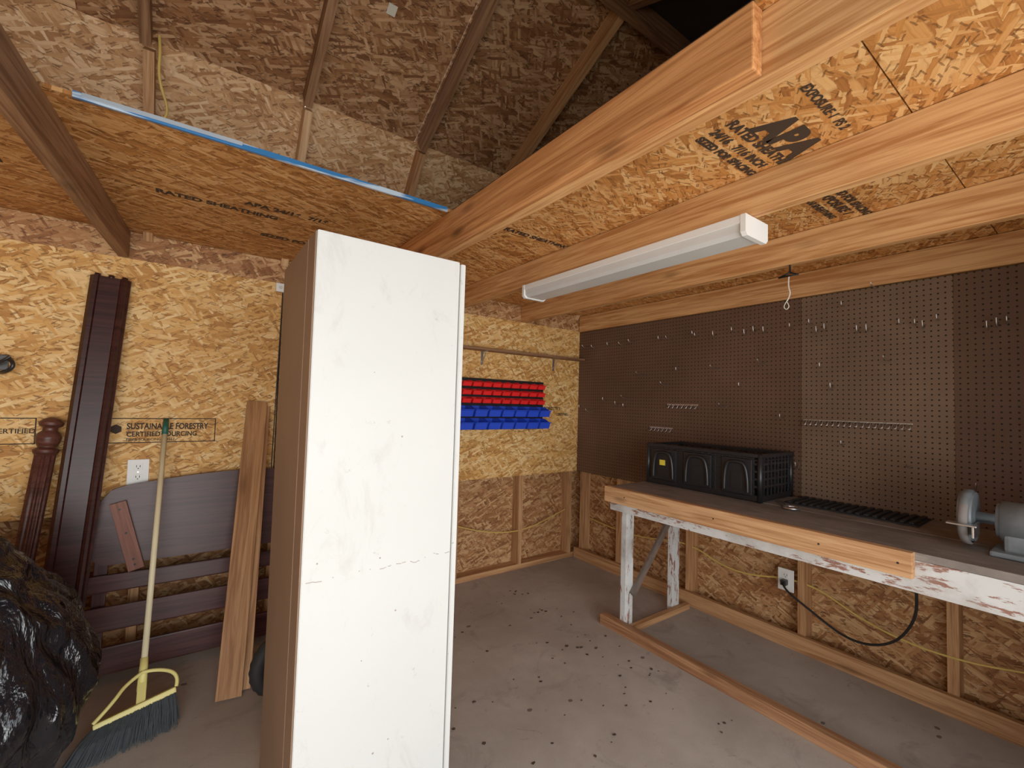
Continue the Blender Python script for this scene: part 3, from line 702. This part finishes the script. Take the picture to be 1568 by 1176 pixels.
# ------------------------------------------------------------------ bench grinder
gr=empty('bench_grinder',(2.42,.2,BT))
gx,gz=2.42,BT+.115
cyl('motor',(gx,.09,gz),(gx,.29,gz),.072,M_grind,gr,40,bevel=.012)
for s,(ya,yb2) in enumerate(((.345,.385),(-.005,.035))):
    cyl(f'wheel_guard_{s}',(gx,ya,gz),(gx,yb2,gz),.098,M_grind,gr,40,bevel=.008)
    cyl(f'wheel_{s}',(gx-.02,ya+.008,gz-.012),(gx-.02,yb2-.008,gz-.012),.09,plain(f'abrasive_{s}',(.25,.23,.22),.9),gr,40)
    cyl(f'cap_{s}',(gx,yb2,gz),(gx,yb2+.006,gz),.05,M_steel,gr,32)
    ab(f'tool_rest_{s}',(gx-.14,gx-.10),(ya-.02,yb2+.02),(gz-.02,gz-.014),M_steel,gr,.002)
    ab(f'rest_arm_{s}',(gx-.13,gx-.02),(ya-.012,ya-.006),(gz-.06,gz-.015),M_steel,gr,.001)
cyl('shaft',(gx,-.0,gz),(gx,.36,gz),.02,M_steel,gr,20)
ab('pedestal',(gx-.06,gx+.06),(.11,.27),(BT+.012,gz-.04),M_grind,gr,.012)
ab('base_plate',(gx-.10,gx+.09),(.08,.30),(BT,BT+.018),M_grind,gr,.006)
cyl('switch',(gx-.064,.19,BT+.035),(gx-.075,.19,BT+.035),.01,M_red,gr,12)

# ------------------------------------------------------------------ pegboard hooks
ph=empty('pegboard_hooks',(W-.01,1.5,1.5))
def hook(i,y,z,l=.05,kind=0):
    x=W-.004
    if kind==0: pts=[(x,y,z),(x-l*.8,y,z-.004),(x-l,y,z+.006),(x-l,y,z+.022)]
    elif kind==1: pts=[(x,y,z),(x-l*.3,y,z-.02),(x-l*.7,y,z-.03),(x-l,y,z-.01),(x-l,y,z+.01)]
    else: pts=[(x,y,z),(x-l*1.5,y+.01,z-.01),(x-l*1.6,y+.012,z+.02)]
    tube(f'hook_{i}',pts,.0025,M_steel,ph)
i=0
hooks=[(2.8,1.86,2),(2.55,1.86,0),(2.4,1.85,2),(2.3,1.86,2),(1.78,1.87,0),(1.75,1.85,0),(1.5,1.86,0),(1.42,1.85,1),(1.36,1.86,1),(1.3,1.85,1),
    (1.05,1.85,0),(1.02,1.82,1),(.98,1.83,1),(.9,1.93,0),(.83,1.8,1),(.79,1.8,1),(.6,1.79,0),(.57,1.79,1),(.36,1.76,1),(.33,1.77,1),(.30,1.76,0),(.75,2.0,2),(1.6,1.62,2),(1.9,1.62,0),
    (2.6,1.40,0),(2.45,1.38,1),(2.38,1.35,0),(2.9,1.33,0),(2.75,1.30,2),(1.55,1.37,2),(1.2,1.31,0),(1.3,1.64,2),(.95,1.5,1),(.7,1.62,2),(.25,1.3,0),(.4,1.05,1),(.9,1.18,0),(1.0,1.6,0),(2.0,1.52,2),
    (2.7,1.85,2),(2.05,1.86,0),(1.95,1.85,2),(1.62,1.86,1),(1.15,1.84,0),(2.2,1.60,2),(1.45,1.50,0),(.66,1.80,0),(.52,1.80,0),(1.12,1.05,1),(.62,1.10,2),(2.35,1.42,2),(.2,1.77,1)]
for y,z,k in hooks:
    hook(i,min(y,2.88),z,.045+.02*random.random(),k); i+=1
def strip(nm,y0,y1,z,h,nt_):
    ab(nm,(W-.012,W-.0065),(y0,y1),(z-h/2,z+h/2),M_steel,ph,.001)
    for k in range(nt_):
        y=y0+(y1-y0)*(k+.5)/nt_
        tube(f'{nm}_loop_{k}',[(W-.012,y-.008,z-.002),(W-.035,y-.008,z-.026),(W-.035,y+.008,z-.026),(W-.012,y+.008,z-.002)],.0025,M_steel,ph,False)
strip('holder_strip_a',.62,1.10,1.305,.006,18)
strip('holder_strip_b',1.75,2.0,1.375,.012,7)
strip('holder_strip_c',1.95,2.15,1.20,.010,6)

bm=bmesh.new()
for i in range(110):
    x=random.uniform(.9,2.05); y=random.uniform(1.0,2.85)
    if i<45: x=random.gauss(1.93,.1); y=random.uniform(1.2,2.7)
    s=random.uniform(.003,.012); a_=random.random()*6.28; n_=5
    vs=[bm.verts.new((x+s*math.cos(a_+k*6.283/n_)*random.uniform(.5,1.3),y+s*math.sin(a_+k*6.283/n_)*random.uniform(.4,1),.0015+random.random()*.003)) for k in range(n_)]
    bm.faces.new(vs)
obj_from_bm('leaf_debris',bm,M_debris)

# ------------------------------------------------------------------ lights
w=bpy.data.worlds.new('world'); bpy.context.scene.world=w; w.use_nodes=True
bg=w.node_tree.nodes['Background']; bg.inputs[0].default_value=(.92,.96,1,1); bg.inputs[1].default_value=1.95
s=bpy.data.lights.new('sun','SUN'); s.energy=5.0; s.angle=.02; s.color=(1,.95,.87)
so=bpy.data.objects.new('sun',s); so.rotation_euler=(math.radians(22),0,math.radians(-4)); link(so)
def area(nm,loc,target,sx,sy,e,col=(1,1,1)):
    l=bpy.data.lights.new(nm,'AREA'); l.shape='RECTANGLE'; l.size=sx; l.size_y=sy; l.energy=e; l.color=col
    o=bpy.data.objects.new(nm,l); d=Vector(target)-Vector(loc); o.rotation_euler=d.to_track_quat('-Z','Y').to_euler(); o.location=loc; link(o)
area('door_daylight',(-.1,-2.6,.95),(.5,3,1.35),3.6,1.7,95,(1,.98,.95))

# ------------------------------------------------------------------ camera
f=683.0
Yc=Vector((-494,-15,-f)).normalized(); Xc=Vector((947,-57,-f)).normalized()
Zc=Xc.cross(Yc).normalized(); Xc=Yc.cross(Zc).normalized()
R=Matrix((Xc,Yc,Zc)).to_4x4()
cam=bpy.data.cameras.new('camera'); cam.lens=36*f/1568; cam.clip_start=.02
co=bpy.data.objects.new('camera',cam); COL.objects.link(co); co.matrix_world=Matrix.Translation((0,0,1.35))@R
bpy.context.scene.camera=co
bpy.context.scene.view_settings.view_transform='Standard'
bpy.context.scene.view_settings.gamma=1.12
